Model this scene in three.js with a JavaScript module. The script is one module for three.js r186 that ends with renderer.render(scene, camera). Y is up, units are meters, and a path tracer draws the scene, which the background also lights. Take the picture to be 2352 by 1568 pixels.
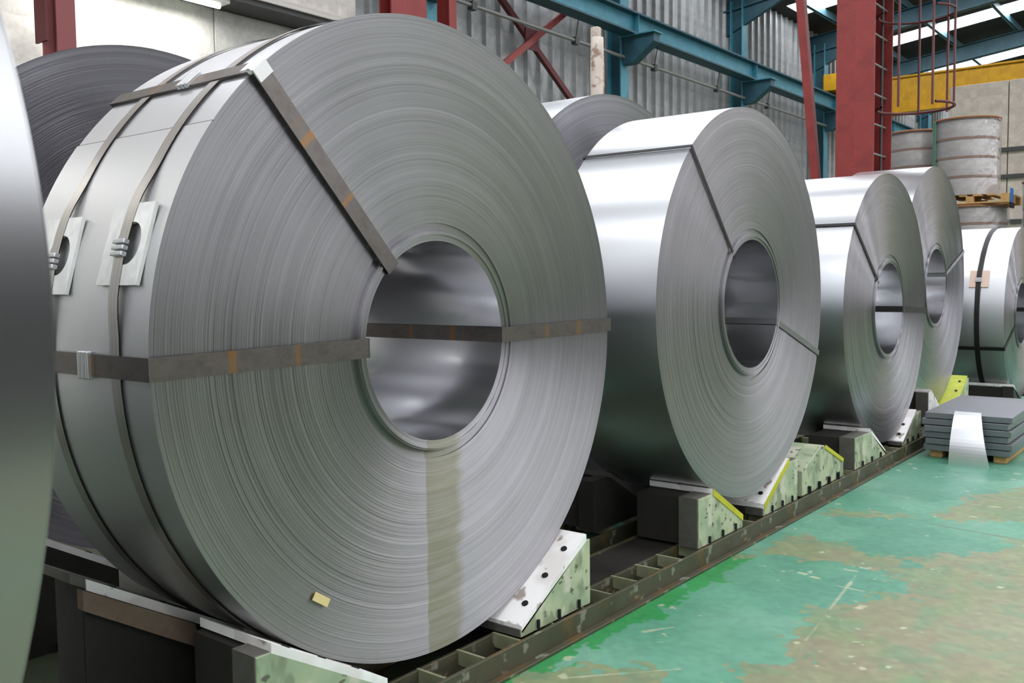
import * as THREE from 'three';
import { mergeGeometries } from 'three/addons/utils/BufferGeometryUtils.js';
import { RoundedBoxGeometry } from 'three/addons/geometries/RoundedBoxGeometry.js';
import { RectAreaLightUniformsLib } from 'three/addons/lights/RectAreaLightUniformsLib.js';

// ---------------------------------------------------------------- camera, sky, lights, exposure
const scene = new THREE.Scene();
const renderer = new THREE.WebGLRenderer({ antialias: true });
renderer.toneMapping = THREE.LinearToneMapping;
renderer.toneMappingExposure = 1.0;
renderer.shadowMap.enabled = true;
RectAreaLightUniformsLib.init();
const CAM_Y = 1.265;
const camera = new THREE.PerspectiveCamera(2 * Math.atan(784 / 2147.8) * 180 / Math.PI, 1.5, 0.05, 200);
{
  const yaw = 51.749 * Math.PI / 180, pitch = -3.815 * Math.PI / 180, roll = -0.677 * Math.PI / 180;
  const f = new THREE.Vector3(Math.sin(yaw) * Math.cos(pitch), Math.sin(pitch), -Math.cos(yaw) * Math.cos(pitch));
  const r = new THREE.Vector3().crossVectors(f, new THREE.Vector3(0, 1, 0)).normalize();
  const u = new THREE.Vector3().crossVectors(r, f);
  const c = Math.cos(roll), s = Math.sin(roll);
  const r2 = r.clone().multiplyScalar(c).addScaledVector(u, s), u2 = u.clone().multiplyScalar(c).addScaledVector(r, -s);
  camera.position.set(0, CAM_Y, 0);
  camera.quaternion.setFromRotationMatrix(new THREE.Matrix4().makeBasis(r2, u2, f.clone().negate()));
  camera.updateMatrixWorld();
  camera.focus = 3.3; camera.userData.fStop = 9;
}
scene.background = new THREE.Color(0.75, 0.85, 1.0);          // plain daylight sky, outside the closed hall
const SKYLIGHT = 10.5;                                          // radiance of the daylight coming through the roof lights
const WALL_LAMP = 24;
const WINDOW = 1.7, WIN = [3.2, 6.4];                            // daylight through the band windows behind the photographer

// the hall: x along the row of coils, z towards the photographer, y up
const HALL = { x0: -14, x1: 44, z0: -9, z1: 17, eave: 7.465, slope: 0.124, ridge: 4 };
const roofY = z => z < HALL.ridge ? HALL.eave + HALL.slope * (z - HALL.z0) : HALL.eave + HALL.slope * (2 * HALL.ridge - z - HALL.z0);

// ---------------------------------------------------------------- helpers
let seed = 12345;
const rnd = () => { seed = (seed * 1664525 + 1013904223) >>> 0; return seed / 4294967296; };
const reseed = s => { seed = s >>> 0; };
const used = {};
function numbered(n) { used[n] = (used[n] ?? -1) + 1; return used[n] ? n + '_' + String(used[n]).padStart(3, '0') : n; }
function tag(o, label, category, group, kind) {
  o.userData.label = label; o.userData.category = category;
  if (group) o.userData.group = group;
  if (kind) o.userData.kind = kind;
  return o;
}
function shade(o) { o.castShadow = true; o.receiveShadow = true; return o; }
function thing(name, label, category, pos = [0, 0, 0], group) {
  const g = new THREE.Group(); g.name = numbered(name); g.position.set(...pos); scene.add(g);
  return tag(g, label, category, group);
}
function struct(name, label, category) { const g = new THREE.Group(); g.name = name; scene.add(g); return tag(g, label, category, null, 'structure'); }
function part(name, geos, mat, parent, label) {
  const list = (Array.isArray(geos) ? geos : [geos]).map(g => g.index ? g.toNonIndexed() : g);
  const m = shade(new THREE.Mesh(list.length > 1 ? mergeGeometries(list) : list[0], mat));
  m.name = name; parent.add(m); if (label) m.userData.label = label;
  return m;
}
function share(name, geo, mat, parent, pos, rot) {             // a piece that shares its geometry with others
  const m = shade(new THREE.Mesh(geo, mat)); m.name = name; parent.add(m); m.position.set(...pos); if (rot) m.rotation.set(...rot); return m;
}
const BB = (x0, x1, y0, y1, z0, z1) => new THREE.BoxGeometry(x1 - x0, y1 - y0, z1 - z0).translate((x0 + x1) / 2, (y0 + y1) / 2, (z0 + z1) / 2);
const RB = (x0, x1, y0, y1, z0, z1, r = 0.004) => new RoundedBoxGeometry(x1 - x0, y1 - y0, z1 - z0, 2, r).translate((x0 + x1) / 2, (y0 + y1) / 2, (z0 + z1) / 2);
function metreUV(g) {                                          // box-projected uv in metres
  if (g.index) g = g.toNonIndexed();
  const p = g.attributes.position, n = g.attributes.normal, uv = new Float32Array(p.count * 2);
  for (let i = 0; i < p.count; i++) {
    const ax = Math.abs(n.getX(i)), ay = Math.abs(n.getY(i)), az = Math.abs(n.getZ(i));
    if (ax >= ay && ax >= az) { uv[2 * i] = p.getZ(i); uv[2 * i + 1] = p.getY(i); }
    else if (ay >= az) { uv[2 * i] = p.getX(i); uv[2 * i + 1] = p.getZ(i); }
    else { uv[2 * i] = p.getX(i); uv[2 * i + 1] = p.getY(i); }
  }
  g.setAttribute('uv', new THREE.BufferAttribute(uv, 2)); return g;
}
function bar(a, b, w, h) {                                     // square bar from a to b
  const A = new THREE.Vector3(...a), B = new THREE.Vector3(...b), d = B.clone().sub(A);
  const g = new THREE.BoxGeometry(w, d.length(), h);
  g.applyQuaternion(new THREE.Quaternion().setFromUnitVectors(new THREE.Vector3(0, 1, 0), d.clone().normalize()));
  return g.translate(...A.add(B).multiplyScalar(.5).toArray());
}
function rod(a, b, r, n = 10) {
  const A = new THREE.Vector3(...a), B = new THREE.Vector3(...b), d = B.clone().sub(A);
  const g = new THREE.CylinderGeometry(r, r, d.length(), n);
  g.applyQuaternion(new THREE.Quaternion().setFromUnitVectors(new THREE.Vector3(0, 1, 0), d.clone().normalize()));
  return g.translate(...A.add(B).multiplyScalar(.5).toArray());
}
// value noise, periodic
function makeNoise(s, period) {
  reseed(s); const t = new Float32Array(period * period); for (let i = 0; i < t.length; i++) t[i] = rnd();
  return (x, y) => {
    const xi = Math.floor(x), yi = Math.floor(y), fx = x - xi, fy = y - yi;
    const u = fx * fx * (3 - 2 * fx), v = fy * fy * (3 - 2 * fy), P = period;
    const a = ((xi % P) + P) % P, b = ((yi % P) + P) % P, a1 = (a + 1) % P, b1 = (b + 1) % P;
    return (t[b * P + a] * (1 - u) + t[b * P + a1] * u) * (1 - v) + (t[b1 * P + a] * (1 - u) + t[b1 * P + a1] * u) * v;
  };
}
const N1 = makeNoise(11, 64), N2 = makeNoise(22, 64), N3 = makeNoise(33, 64);
const fbm = (x, y, o = 4) => { let s = 0, a = .5, f = 1; for (let i = 0; i < o; i++) { s += a * (i % 2 ? N2 : N1)(x * f + i * 7.3, y * f + i * 3.1); a *= .5; f *= 2; } return s / (1 - Math.pow(.5, o)); };
const sm = (a, b, x) => { const t = Math.min(1, Math.max(0, (x - a) / (b - a))); return t * t * (3 - 2 * t); };
const mix = (a, b, t) => a.map((v, i) => v + (b[i] - v) * t);
function tex(w, h, fn, srgb = true, wrap = THREE.RepeatWrapping) {
  const d = new Uint8Array(w * h * 4);
  for (let j = 0; j < h; j++) for (let i = 0; i < w; i++) {
    const c = fn((i + .5) / w, (j + .5) / h), k = (j * w + i) * 4;
    if (typeof c === 'number') { d[k] = d[k + 1] = d[k + 2] = Math.max(0, Math.min(255, c * 255)); }
    else for (let q = 0; q < 3; q++) d[k + q] = Math.max(0, Math.min(255, c[q]));
    d[k + 3] = 255;
  }
  const t = new THREE.DataTexture(d, w, h, THREE.RGBAFormat);
  t.wrapS = t.wrapT = wrap; t.magFilter = THREE.LinearFilter; t.minFilter = THREE.LinearMipmapLinearFilter; t.generateMipmaps = true;
  if (srgb) t.colorSpace = THREE.SRGBColorSpace; t.needsUpdate = true; return t;
}
const rep = (t, x, y) => { const c = t.clone(); c.repeat.set(x, y); c.needsUpdate = true; return c; };

// ---------------------------------------------------------------- materials
const std = o => new THREE.MeshStandardMaterial(o);
const phy = o => new THREE.MeshPhysicalMaterial(o);
const blotch = tex(512, 512, (u, v) => { const n = fbm(u * 8, v * 8, 5); const f = N3(u * 64, v * 64); return 0.80 + .2 * n + .06 * (f - .5); });
const scuff = tex(512, 512, (u, v) => 0.62 + .5 * (fbm(u * 8, v * 8, 5) - .5) + .1 * (N3(u * 64, v * 16) - .5), false);
const paintStain = tex(512, 512, (u, v) => {                   // pale green paint, dirty and chipped
  let c = mix([178, 186, 152], [150, 166, 134], sm(.35, .7, fbm(u * 8, v * 8, 4)));
  c = mix(c, [196, 194, 174], sm(.58, .7, fbm(u * 8 + 20, v * 8 + 9, 4)));
  c = mix(c, [104, 112, 88], .55 * sm(.56, .74, fbm(u * 16 + 3, v * 8 + 31, 4)));
  c = mix(c, [70, 66, 54], .7 * sm(.72, .80, fbm(u * 32 + 13, v * 32 + 5, 3)));
  return c;
});
const wornWhite = tex(512, 512, (u, v) => {                    // bare, scraped pad steel
  let c = mix([246, 243, 240], [226, 220, 215], sm(.4, .7, fbm(u * 8, v * 8, 4)));
  return mix(c, [128, 112, 100], .7 * sm(.68, .78, fbm(u * 16 + 5, v * 16 + 8, 4)));
});
const rustTex = tex(256, 256, (u, v) => {
  let c = mix([92, 88, 72], [66, 66, 46], fbm(u * 8, v * 8, 4));
  c = mix(c, [110, 84, 50], .7 * sm(.58, .72, fbm(u * 8 + 11, v * 8 + 3, 4)));
  return mix(c, [150, 148, 132], .8 * sm(.68, .76, fbm(u * 16 + 2, v * 16 + 7, 4)));
});
const strapTex = tex(512, 64, (u, v) => {                      // browned steel strapping with heat-tinted stretches
  let c = mix([118, 112, 109], [94, 86, 80], fbm(u * 16, v * 2, 3));
  c = mix(c, [158, 108, 62], .8 * sm(.70, .80, N1(u * 24 + 5, 1.5)));
  return mix(c, [120, 116, 112], .5 * N3(u * 64, v * 8));
});
const M = {
  wrap: phy({ color: new THREE.Color().setRGB(.66, .67, .685), metalness: 1, roughness: .34, roughnessMap: null, anisotropy: .35, anisotropyRotation: Math.PI / 2 }),
  wrapDull: phy({ color: new THREE.Color().setRGB(.66, .66, .67), metalness: 1, roughness: .44 }),
  bright: phy({ color: new THREE.Color().setRGB(.85, .86, .87), metalness: 1, roughness: .3 }),
  sheetGrey: std({ color: 0x8a8b90, metalness: .8, roughness: .45 }),
  bore: phy({ color: new THREE.Color().setRGB(.82, .82, .84), metalness: 1, roughness: .2 }),
  strap: std({ map: strapTex, metalness: .9, roughness: .36 }),
  hoop: std({ color: 0xcac6c2, metalness: 1, roughness: .34, map: blotch }),
  strapDark: std({ color: 0x2b2a29, metalness: .5, roughness: .5 }),
  strapGrey: std({ color: 0x8d8d8e, metalness: .9, roughness: .4 }),
  seal: std({ color: 0xc9cacb, metalness: .9, roughness: .35 }),
  guard: std({ color: 0xe6e4e2, metalness: .35, roughness: .45 }),
  foam: std({ color: 0xf1f0ea, roughness: .85, map: blotch }),
  paint: std({ map: paintStain, roughness: .62 }),
  pad: std({ map: wornWhite, metalness: 0, roughness: .5 }),
  darkSteel: std({ color: 0x3a3733, metalness: .3, roughness: .6, map: blotch }),
  greySteel: std({ color: 0x77746c, metalness: .4, roughness: .55, map: blotch }),
  rustBrown: std({ color: 0x8c7766, roughness: .8, map: blotch }),
  rail: std({ map: rustTex, metalness: .35, roughness: .55 }),
  rung: std({ color: 0xb2b590, metalness: .35, roughness: .5, map: blotch }),
  yellowPaint: std({ color: 0xd2cf2e, roughness: .6, map: blotch }),
  limePaint: std({ color: 0xdbe45f, roughness: .6, map: blotch }),
  bolt: std({ color: 0x26262a, metalness: .6, roughness: .5 }),
  clad: std({ color: 0xbebebd, metalness: .45, roughness: .5, map: blotch }),
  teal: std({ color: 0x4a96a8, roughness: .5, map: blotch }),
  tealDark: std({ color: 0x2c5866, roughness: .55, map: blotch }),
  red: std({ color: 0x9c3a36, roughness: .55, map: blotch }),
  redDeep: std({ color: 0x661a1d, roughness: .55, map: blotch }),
  cageRed: std({ color: 0x5a2022, roughness: .55 }),
  mauve: std({ color: 0x8a4a48, roughness: .6 }),
  yellow: std({ color: 0xe2a800, roughness: .5, map: blotch }),
  cream: std({ color: 0xe8e5dc, roughness: .6, map: blotch }),
  fascia: std({ color: 0xdad2c8, roughness: .6, map: blotch }),
  beige: std({ color: 0xe0d2c2, roughness: .65, map: blotch }),
  darkLine: std({ color: 0x4a4a48, roughness: .5, metalness: .3 }),
  roof: std({ color: 0x2f2c2a, roughness: .8, map: blotch }),
  purlin: std({ color: 0x5a7f8c, roughness: .5, metalness: .2 }),
  pipe: std({ color: 0x8e8c88, roughness: .5, metalness: .4 }),
  skylight: std({ color: 0xffffff, emissive: 0xf7f9ff, emissiveIntensity: 1.6, roughness: .6 }),
  windowGlow: std({ color: 0xffffff, emissive: 0xf2f6ff, emissiveIntensity: .8, roughness: .5 }),
  darkWall: std({ color: 0x484745, roughness: .7, map: blotch }),
  tube: std({ color: 0xffffff, emissive: 0xf4fff6, emissiveIntensity: 3, roughness: .5 }),
  wood: std({ color: 0xd9ab6c, roughness: .75, map: blotch }),
  card: std({ color: 0x9a6a48, roughness: .8, map: blotch }),
  reel: std({ color: 0xd2cac2, metalness: .3, roughness: .38, map: blotch }),
  film: phy({ color: 0xf4f4f6, roughness: .10, transmission: .92, thickness: 0, ior: 1.45 }),
  greenBand: std({ color: 0x54806a, roughness: .6 }),
  blue: std({ color: 0x2f6fb4, roughness: .6 }),
  birch: std({ map: tex(64, 512, (u, v) => mix(mix([226, 216, 206], [196, 178, 164], fbm(u * 4, v * 16, 3)), [120, 84, 66], .6 * sm(.6, .72, fbm(u * 4 + 9, v * 48 + 4, 4)))), roughness: .85 }),
  paper: std({ color: 0xd9c48a, roughness: .8 }),
};
const BLACKISH = new THREE.Color(0x1b1b1c);

// ---------------------------------------------------------------- floor
// worn green floor paint: the bare patches and scratches are laid out in metres on the floor
const FX = 1.0, FZ = -4.2, FW = 10.24, FH = 5.12;
function seg(px, pz, ax, az, bx, bz) { const dx = bx - ax, dz = bz - az, t = Math.max(0, Math.min(1, ((px - ax) * dx + (pz - az) * dz) / (dx * dx + dz * dz))); return Math.hypot(px - ax - t * dx, pz - az - t * dz); }
function floorAt(px, py) {                                       // where the sight line through a photo pixel meets the floor
  const v = new THREE.Vector3((px - 1176) / 2147.8, (784 - py) / 2147.8, -1).applyQuaternion(camera.quaternion), t = -CAM_Y / v.y; return [v.x * t, v.z * t];
}
const worn = [
  [[1700, 1278], [1745, 1252], [1850, 1226], [1905, 1246], [2010, 1268], [2130, 1282], [2060, 1318], [1960, 1296], [1860, 1296], [1800, 1282]],
  [[2130, 1275], [2250, 1262], [2352, 1246], [2700, 1240], [2700, 1900], [1400, 1900], [1560, 1590], [1700, 1538], [1840, 1512], [1815, 1470], [1880, 1432], [1925, 1392], [2000, 1372], [2090, 1366], [2060, 1330]],
  [[2120, 1188], [2200, 1150], [2290, 1128], [2500, 1110], [2500, 1176], [2300, 1196], [2200, 1200]],
  [[1130, 1590], [1200, 1545], [1330, 1532], [1520, 1545], [1560, 1600], [1300, 1700]],
  [[1930, 1180], [2060, 1176], [2190, 1184], [2060, 1196]], [[1880, 1180], [1930, 1172], [1925, 1184]],
].map(p => p.map(([a, b]) => floorAt(a, b)));
const fresh = [[1060, 1590], [1180, 1535], [1420, 1412], [1600, 1322], [1715, 1266], [1720, 1284], [1610, 1345], [1480, 1420], [1390, 1470], [1290, 1530], [1200, 1590]].map(([a, b]) => floorAt(a, b));
const boxes = worn.map(p => [Math.min(...p.map(q => q[0])) - .3, Math.max(...p.map(q => q[0])) + .3, Math.min(...p.map(q => q[1])) - .3, Math.max(...p.map(q => q[1])) + .3]);
function inside(p, x, z) {                                       // signed distance to an outline, positive inside
  let d = 1e9, c = false;
  for (let i = 0, j = p.length - 1; i < p.length; j = i++) {
    const [xi, zi] = p[i], [xj, zj] = p[j]; d = Math.min(d, seg(x, z, xi, zi, xj, zj));
    if ((zi > z) !== (zj > z) && x < (xj - xi) * (z - zi) / (zj - zi) + xi) c = !c;
  }
  return c ? d : -d;
}
const lines = [[1965, 1322, 1905, 1400, .003], [1900, 1408, 1850, 1470, .003], [1925, 1345, 1985, 1358, .003], [1300, 1556, 1560, 1536, .003], [1480, 1450, 1545, 1440, .006]].map(([a, b, c, d, r]) => [...floorAt(a, b), ...floorAt(c, d), r]);
const joint = [...floorAt(2140, 1203), ...floorAt(2400, 1250)];
function floorColor(x, z) {
  const n = fbm(x * 1.7 + 3, z * 1.7 + 8, 4), f = fbm(x * 9, z * 9, 4), g = N3(x * 40, z * 40);
  let c = mix([90, 150, 122], [112, 162, 138], sm(.3, .7, n));
  c = mix(c, [74, 136, 112], .6 * sm(.5, .66, fbm(x * 2.6 + 20, z * 2.6, 3)));
  c = mix(c, [44, 138, 70], .9 * sm(-.01, .012, inside(fresh, x, z) + .012 + .15 * (f - .5) + .08 * (g - .5)));   // touched-up paint with a ragged edge, as the photo shows it
  let w = Math.min(.3, z + .42);                                  // middle of the aisle, out of view, made bare to cut green reflections
  for (let k = 0; k < worn.length; k++) { const b = boxes[k]; if (x > b[0] && x < b[1] && z > b[2] && z < b[3]) w = Math.max(w, inside(worn[k], x, z)); }
  const f2 = fbm(x * 26 + 9, z * 26 + 4, 4);
  const e = sm(-.012, .014, w + .22 * (f - .5) + .16 * (f2 - .5) + .10 * (n - .5) + .04 * (g - .5));
  let t = mix([126, 138, 100], [134, 136, 104], sm(.42, .62, fbm(x * 3 + 40, z * 3, 4))); t = mix(t, [140, 128, 104], .55 * sm(.56, .66, fbm(x * 4 + 11, z * 4 + 17, 4)));
  t = mix(t, [106, 138, 104], .55 * sm(.52, .66, f)); t = mix(t, [142, 148, 112], .4 * sm(.56, .68, f2));
  c = mix(c, t, e);
  c = mix(c, [184, 186, 156], .8 * sm(.80, .84, fbm(x * 16 + 7, z * 16 + 2, 3)));
  for (const [a, b, d, q2, r] of lines) c = mix(c, [176, 178, 148], .75 * (1 - sm(r, r + .005, seg(x, z, a, b, d, q2) + .02 * (f - .45))));
  c = mix(c, [92, 76, 60], .8 * (1 - sm(.003, .007, seg(x, z, ...joint))));
  if (z < -1.85) {  // ground among the rails painted dark: oil patches plus the shade under the coils
    const oilShade = sm(.36, .39, fbm(x * 3.1 + 15, z * 3.1 + 2, 5) + .10 * (f - .5)), drops = sm(.60, .62, fbm(x * 15 + 2, z * 15 + 6, 3));
    c = mix(c, mix([46, 52, 28], [34, 32, 26], f), Math.max(oilShade, drops) * (.86 + .14 * g));
  }
  const dust = .95 + .10 * g; return [c[0] * dust, c[1] * dust, c[2] * dust];
}
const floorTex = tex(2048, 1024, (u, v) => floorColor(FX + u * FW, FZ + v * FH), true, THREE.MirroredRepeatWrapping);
const floorRough = tex(512, 256, (u, v) => .42 + .35 * fbm(u * 20, v * 10, 4), false, THREE.MirroredRepeatWrapping);
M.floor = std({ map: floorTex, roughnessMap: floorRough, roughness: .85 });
M.floorPlain = std({ map: tex(256, 256, (u, v) => mix(mix([106, 122, 86], [118, 120, 92], fbm(u * 8, v * 8, 4)), [92, 134, 106], sm(.62, .68, fbm(u * 8 + 5, v * 8 + 9, 4)))), roughness: .6 });
M.floorBare = std({ map: tex(256, 256, (u, v) => mix([30, 29, 27], [18, 18, 17], fbm(u * 8, v * 8, 4))), roughness: .95 });
{
  const fl = struct('floor', 'green painted concrete floor with worn tan patches', 'floor');
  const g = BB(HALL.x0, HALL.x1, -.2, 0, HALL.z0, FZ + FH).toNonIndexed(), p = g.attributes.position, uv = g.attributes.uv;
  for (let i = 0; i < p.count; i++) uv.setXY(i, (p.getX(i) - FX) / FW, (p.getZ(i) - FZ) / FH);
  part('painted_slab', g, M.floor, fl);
  const q = metreUV(BB(HALL.x0, HALL.x1, -.2, 0, FZ + FH, 5.6)); for (let i = 0; i < q.attributes.uv.count; i++) q.attributes.uv.setXY(i, q.attributes.uv.getX(i) / 4, q.attributes.uv.getY(i) / 4);
  part('aisle_slab', q, M.floorPlain, fl);
  part('bare_slab', metreUV(BB(HALL.x0, HALL.x1, -.2, 0, 5.6, HALL.z1)), M.floorBare, fl);
}

// ---------------------------------------------------------------- the hall
{
  // back wall of profiled sheets
  const wb = struct('wall_back', 'grey profiled metal wall cladding behind the coils', 'wall');
  const prof = [[0, 0], [.12, 0], [.14, .065], [.20, .065], [.22, 0], [1 / 3, 0]];
  const H0 = 0, H1 = HALL.eave;
  const pts = []; for (let k = 0; k < 3; k++) prof.slice(k ? 1 : 0).forEach(([a, b]) => pts.push([a + k / 3, b]));
  const sh = new THREE.Shape(); pts.forEach(([a, b], i) => i ? sh.lineTo(a, -b) : sh.moveTo(a, -b));
  for (let i = pts.length - 1; i >= 0; i--) sh.lineTo(pts[i][0], -pts[i][1] + .012);
  const sheet = metreUV(new THREE.ExtrudeGeometry(sh, { depth: H1 - H0, bevelEnabled: false }).rotateX(-Math.PI / 2));
  for (let x = HALL.x0; x < HALL.x1; x++) share('cladding_sheet', sheet, M.clad, wb, [x, H0, HALL.z0]);
  part('backing', BB(HALL.x0, HALL.x1, 0, H1, HALL.z0 - .2, HALL.z0 - .015), M.roof, wb);
  // other walls
  const wf = struct('wall_front', 'pale wall of the hall behind the photographer', 'wall');
  part('wall_plinth', metreUV(BB(HALL.x0, HALL.x1, 0, WIN[0], HALL.z1, HALL.z1 + .2)), M.darkWall, wf);
  part('wall_head', metreUV(BB(HALL.x0, HALL.x1, WIN[1], roofY(HALL.z1), HALL.z1, HALL.z1 + .2)), M.beige, wf);
  for (let x = HALL.x0 + .5; x + 4.2 < HALL.x1; x += 5) {
    part('wall_pier', metreUV(BB(x + 4.2, x + 5, WIN[0], WIN[1], HALL.z1, HALL.z1 + .2)), M.beige, wf);
    const w = part('window', BB(x, x + 4.2, WIN[0], WIN[1], HALL.z1 + .08, HALL.z1 + .12), M.windowGlow, wf, 'bright band window');
    for (let k = 0; k < 4; k++) part('mullion', BB(x + k * 1.4 - .03, x + k * 1.4 + .03, WIN[0], WIN[1], HALL.z1 + .02, HALL.z1 + .08), M.darkLine, wf);
    const l = new THREE.RectAreaLight(0xf7f9ff, WINDOW, 4.1, WIN[1] - WIN[0] - .1); l.position.set(x + 2.1, (WIN[0] + WIN[1]) / 2, HALL.z1 + .01); l.rotation.set(0, 0, 0); l.name = 'window_daylight'; scene.add(l);
  }
  part('wall_pier', metreUV(BB(HALL.x0, HALL.x0 + .5, WIN[0], WIN[1], HALL.z1, HALL.z1 + .2)), M.beige, wf);
  const gable = x => { const s = new THREE.Shape(); s.moveTo(-HALL.z0 + .2, 0); s.lineTo(-HALL.z0 + .2, HALL.eave); s.lineTo(-HALL.ridge, roofY(HALL.ridge)); s.lineTo(-HALL.z1 - .2, roofY(HALL.z1)); s.lineTo(-HALL.z1 - .2, 0); return metreUV(new THREE.ExtrudeGeometry(s, { depth: .2, bevelEnabled: false }).rotateY(Math.PI / 2).translate(x, 0, 0)); };
  const wr = struct('wall_right', 'far grey gable wall at the end of the hall', 'wall'); part('wall_panel', gable(HALL.x1), M.clad, wr);
  const wl = struct('wall_left', 'grey gable wall at the near end of the hall', 'wall'); part('wall_panel', gable(HALL.x0 - .2), M.clad, wl);

  // roof with daylight strips in the middle of every bay
  const ce = struct('ceiling', 'dark sheet metal roof with long daylight strips', 'roof');
  const ang = Math.atan(HALL.slope), bays = [], half = .5;
  for (let x = 1.9 - 15; x < HALL.x1; x += 5) bays.push(x);
  const slab = (x0, x1, za, zb) => { const L = Math.hypot(zb - za, roofY(zb) - roofY(za)), g = new THREE.BoxGeometry(x1 - x0, .08, L); g.rotateX(Math.atan2(roofY(za) - roofY(zb), zb - za)); return metreUV(g.translate((x0 + x1) / 2, (roofY(za) + roofY(zb)) / 2 + .04, (za + zb) / 2)); };
  const runs = [[HALL.z0 - .2, HALL.ridge, HALL.z0 + .35, HALL.ridge - .8], [HALL.ridge, HALL.z1 + .2, HALL.ridge + .8, HALL.z1 - .6]];
  for (const [za, zb, sa, sb] of runs) {
    let xp = HALL.x0 - .2;
    for (const b of bays) {
      part('roof_sheet', slab(xp, b - half, za, zb), M.roof, ce);
      part('roof_sheet', [slab(b - half, b + half, za, sa), slab(b - half, b + half, sb, zb)], M.roof, ce);
      xp = b + half;
    }
    part('roof_sheet', slab(xp, HALL.x1 + .2, za, zb), M.roof, ce);
    for (const b of bays) {
      const s = part('skylight', slab(b - half, b + half, sa, sb), M.skylight, ce, 'glowing white daylight strip');
      const L = Math.hypot(sb - sa, roofY(sb) - roofY(sa));
      const light = new THREE.RectAreaLight(0xf7f9ff, SKYLIGHT, 1, L); light.name = 'skylight_daylight';
      light.position.set(b, (roofY(sa) + roofY(sb)) / 2 - .02, (sa + sb) / 2);
      const slopeA = Math.atan2(roofY(sb) - roofY(sa), sb - sa);
      light.rotation.set(-Math.PI / 2 - slopeA, 0, 0);
      scene.add(light);
    }
  }
  // purlins along the hall, rafters across it
  for (let z = HALL.z0 + .9; z < HALL.z1; z += 1.5) {
    const y = roofY(z); part('purlin', [BB(HALL.x0, HALL.x1, y - .2, y - .01, z - .01, z + .01), BB(HALL.x0, HALL.x1, y - .2, y - .185, z - .06, z + .01)], M.purlin, ce);
  }
  const columns = []; for (let x = 9.2 - 4 * 4.85; x < HALL.x1; x += 4.85) columns.push(x);
  for (const x of columns) {
    const seg2 = (za, zb) => { const g = []; for (const [w, y0, y1] of [[.22, -.62, -.58], [.03, -.58, -.22], [.22, -.22, -.2]]) { const s = new THREE.Shape(); s.moveTo(-za, roofY(za) + y0); s.lineTo(-zb, roofY(zb) + y0); s.lineTo(-zb, roofY(zb) + y1); s.lineTo(-za, roofY(za) + y1); g.push(new THREE.ExtrudeGeometry(s, { depth: w, bevelEnabled: false }).rotateY(Math.PI / 2).translate(x - w / 2, 0, 0)); } return g; };
    part('rafter', [...seg2(HALL.z0, HALL.ridge), ...seg2(HALL.ridge, HALL.z1)].map(metreUV), M.tealDark, ce);
    // haunch where the rafter meets the column
    const s = new THREE.Shape(); s.moveTo(-HALL.z0 - .05, roofY(HALL.z0) - .6); s.lineTo(-HALL.z0 - .05, roofY(HALL.z0) - 1.1); s.lineTo(-HALL.z0 - 1.6, roofY(HALL.z0 + 1.6) - .6);
    part('haunch', metreUV(new THREE.ExtrudeGeometry(s, { depth: .1, bevelEnabled: false }).rotateY(Math.PI / 2).translate(x - .05, 0, 0)), M.tealDark, ce);
  }
  const BEAM = 5.36, BH = .34;
  // steel columns on the back wall with brackets, then the crane runway beam on them
  for (const x of columns) if (x > 5 && x < 36) {
    const bay = Math.round((x - 9.2) / 4.85);
    const c = thing('steel_column', ['teal steel column at the end of the red cross bracing', 'teal steel column on the back wall behind the pale weathered post', 'teal steel column on the back wall above the largest bright seamed coil', 'teal steel column on the back wall beside the leaning red strut'][bay] ?? 'teal steel column on the back wall beyond the red column', 'column', [x, 0, HALL.z0 + .32], 'teal wall columns');
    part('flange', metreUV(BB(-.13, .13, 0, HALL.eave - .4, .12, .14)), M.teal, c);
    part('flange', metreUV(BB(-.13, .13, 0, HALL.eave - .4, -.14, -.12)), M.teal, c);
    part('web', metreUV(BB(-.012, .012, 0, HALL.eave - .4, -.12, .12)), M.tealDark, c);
    const s = new THREE.Shape(); s.moveTo(0, 0); s.lineTo(.62, 0); s.lineTo(.62, -.14); s.lineTo(.2, -.44); s.lineTo(0, -.44);
    const br = part('bracket', metreUV(new THREE.ExtrudeGeometry(s, { depth: .2, bevelEnabled: false }).rotateY(-Math.PI / 2).translate(.1, BEAM - .02, .14)), M.tealDark, c);
    part('bracket_plate', metreUV(BB(-.15, .15, BEAM - .02, BEAM, .1, .8)), M.teal, c);
  }
  const rb = thing('crane_runway_beam', 'long teal crane runway beam along the back wall', 'beam', [0, BEAM, -8.38]);
  part('bottom_flange', metreUV(BB(HALL.x0 + .1, 42, 0, .03, -.14, .14)), M.tealDark, rb);
  part('web', metreUV(BB(HALL.x0 + .1, 42, 0.03, BH, -.012, .012)), M.teal, rb);
  part('top_flange', metreUV(BB(HALL.x0 + .1, 42, BH, BH + .03, -.14, .14)), M.tealDark, rb);
  part('crane_rail', metreUV(BB(HALL.x0 + .1, 42, BH + .03, BH + .08, -.03, .03)), M.darkLine, rb);
  for (let x = 9.2; x < 40; x += 4.85) part('stiffener', metreUV(BB(x - .006, x + .006, 0.03, BH, .012, .12)), M.teal, rb);
  // red cross bracing
  const xb = thing('cross_bracing', 'red steel cross bracing in the wall bay behind the coils', 'bracing', [11.62, 4.9, -8.75]);
  part('brace', bar([-2.2, 1.48, 0], [2.2, -1.48, 0], .09, .07), M.redDeep, xb);
  part('brace', bar([2.2, 1.48, .08], [-2.2, -1.48, .08], .09, .05), M.red, xb);
  part('gusset', BB(-.16, .16, -.16, .16, .03, .05), M.redDeep, xb);
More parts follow.
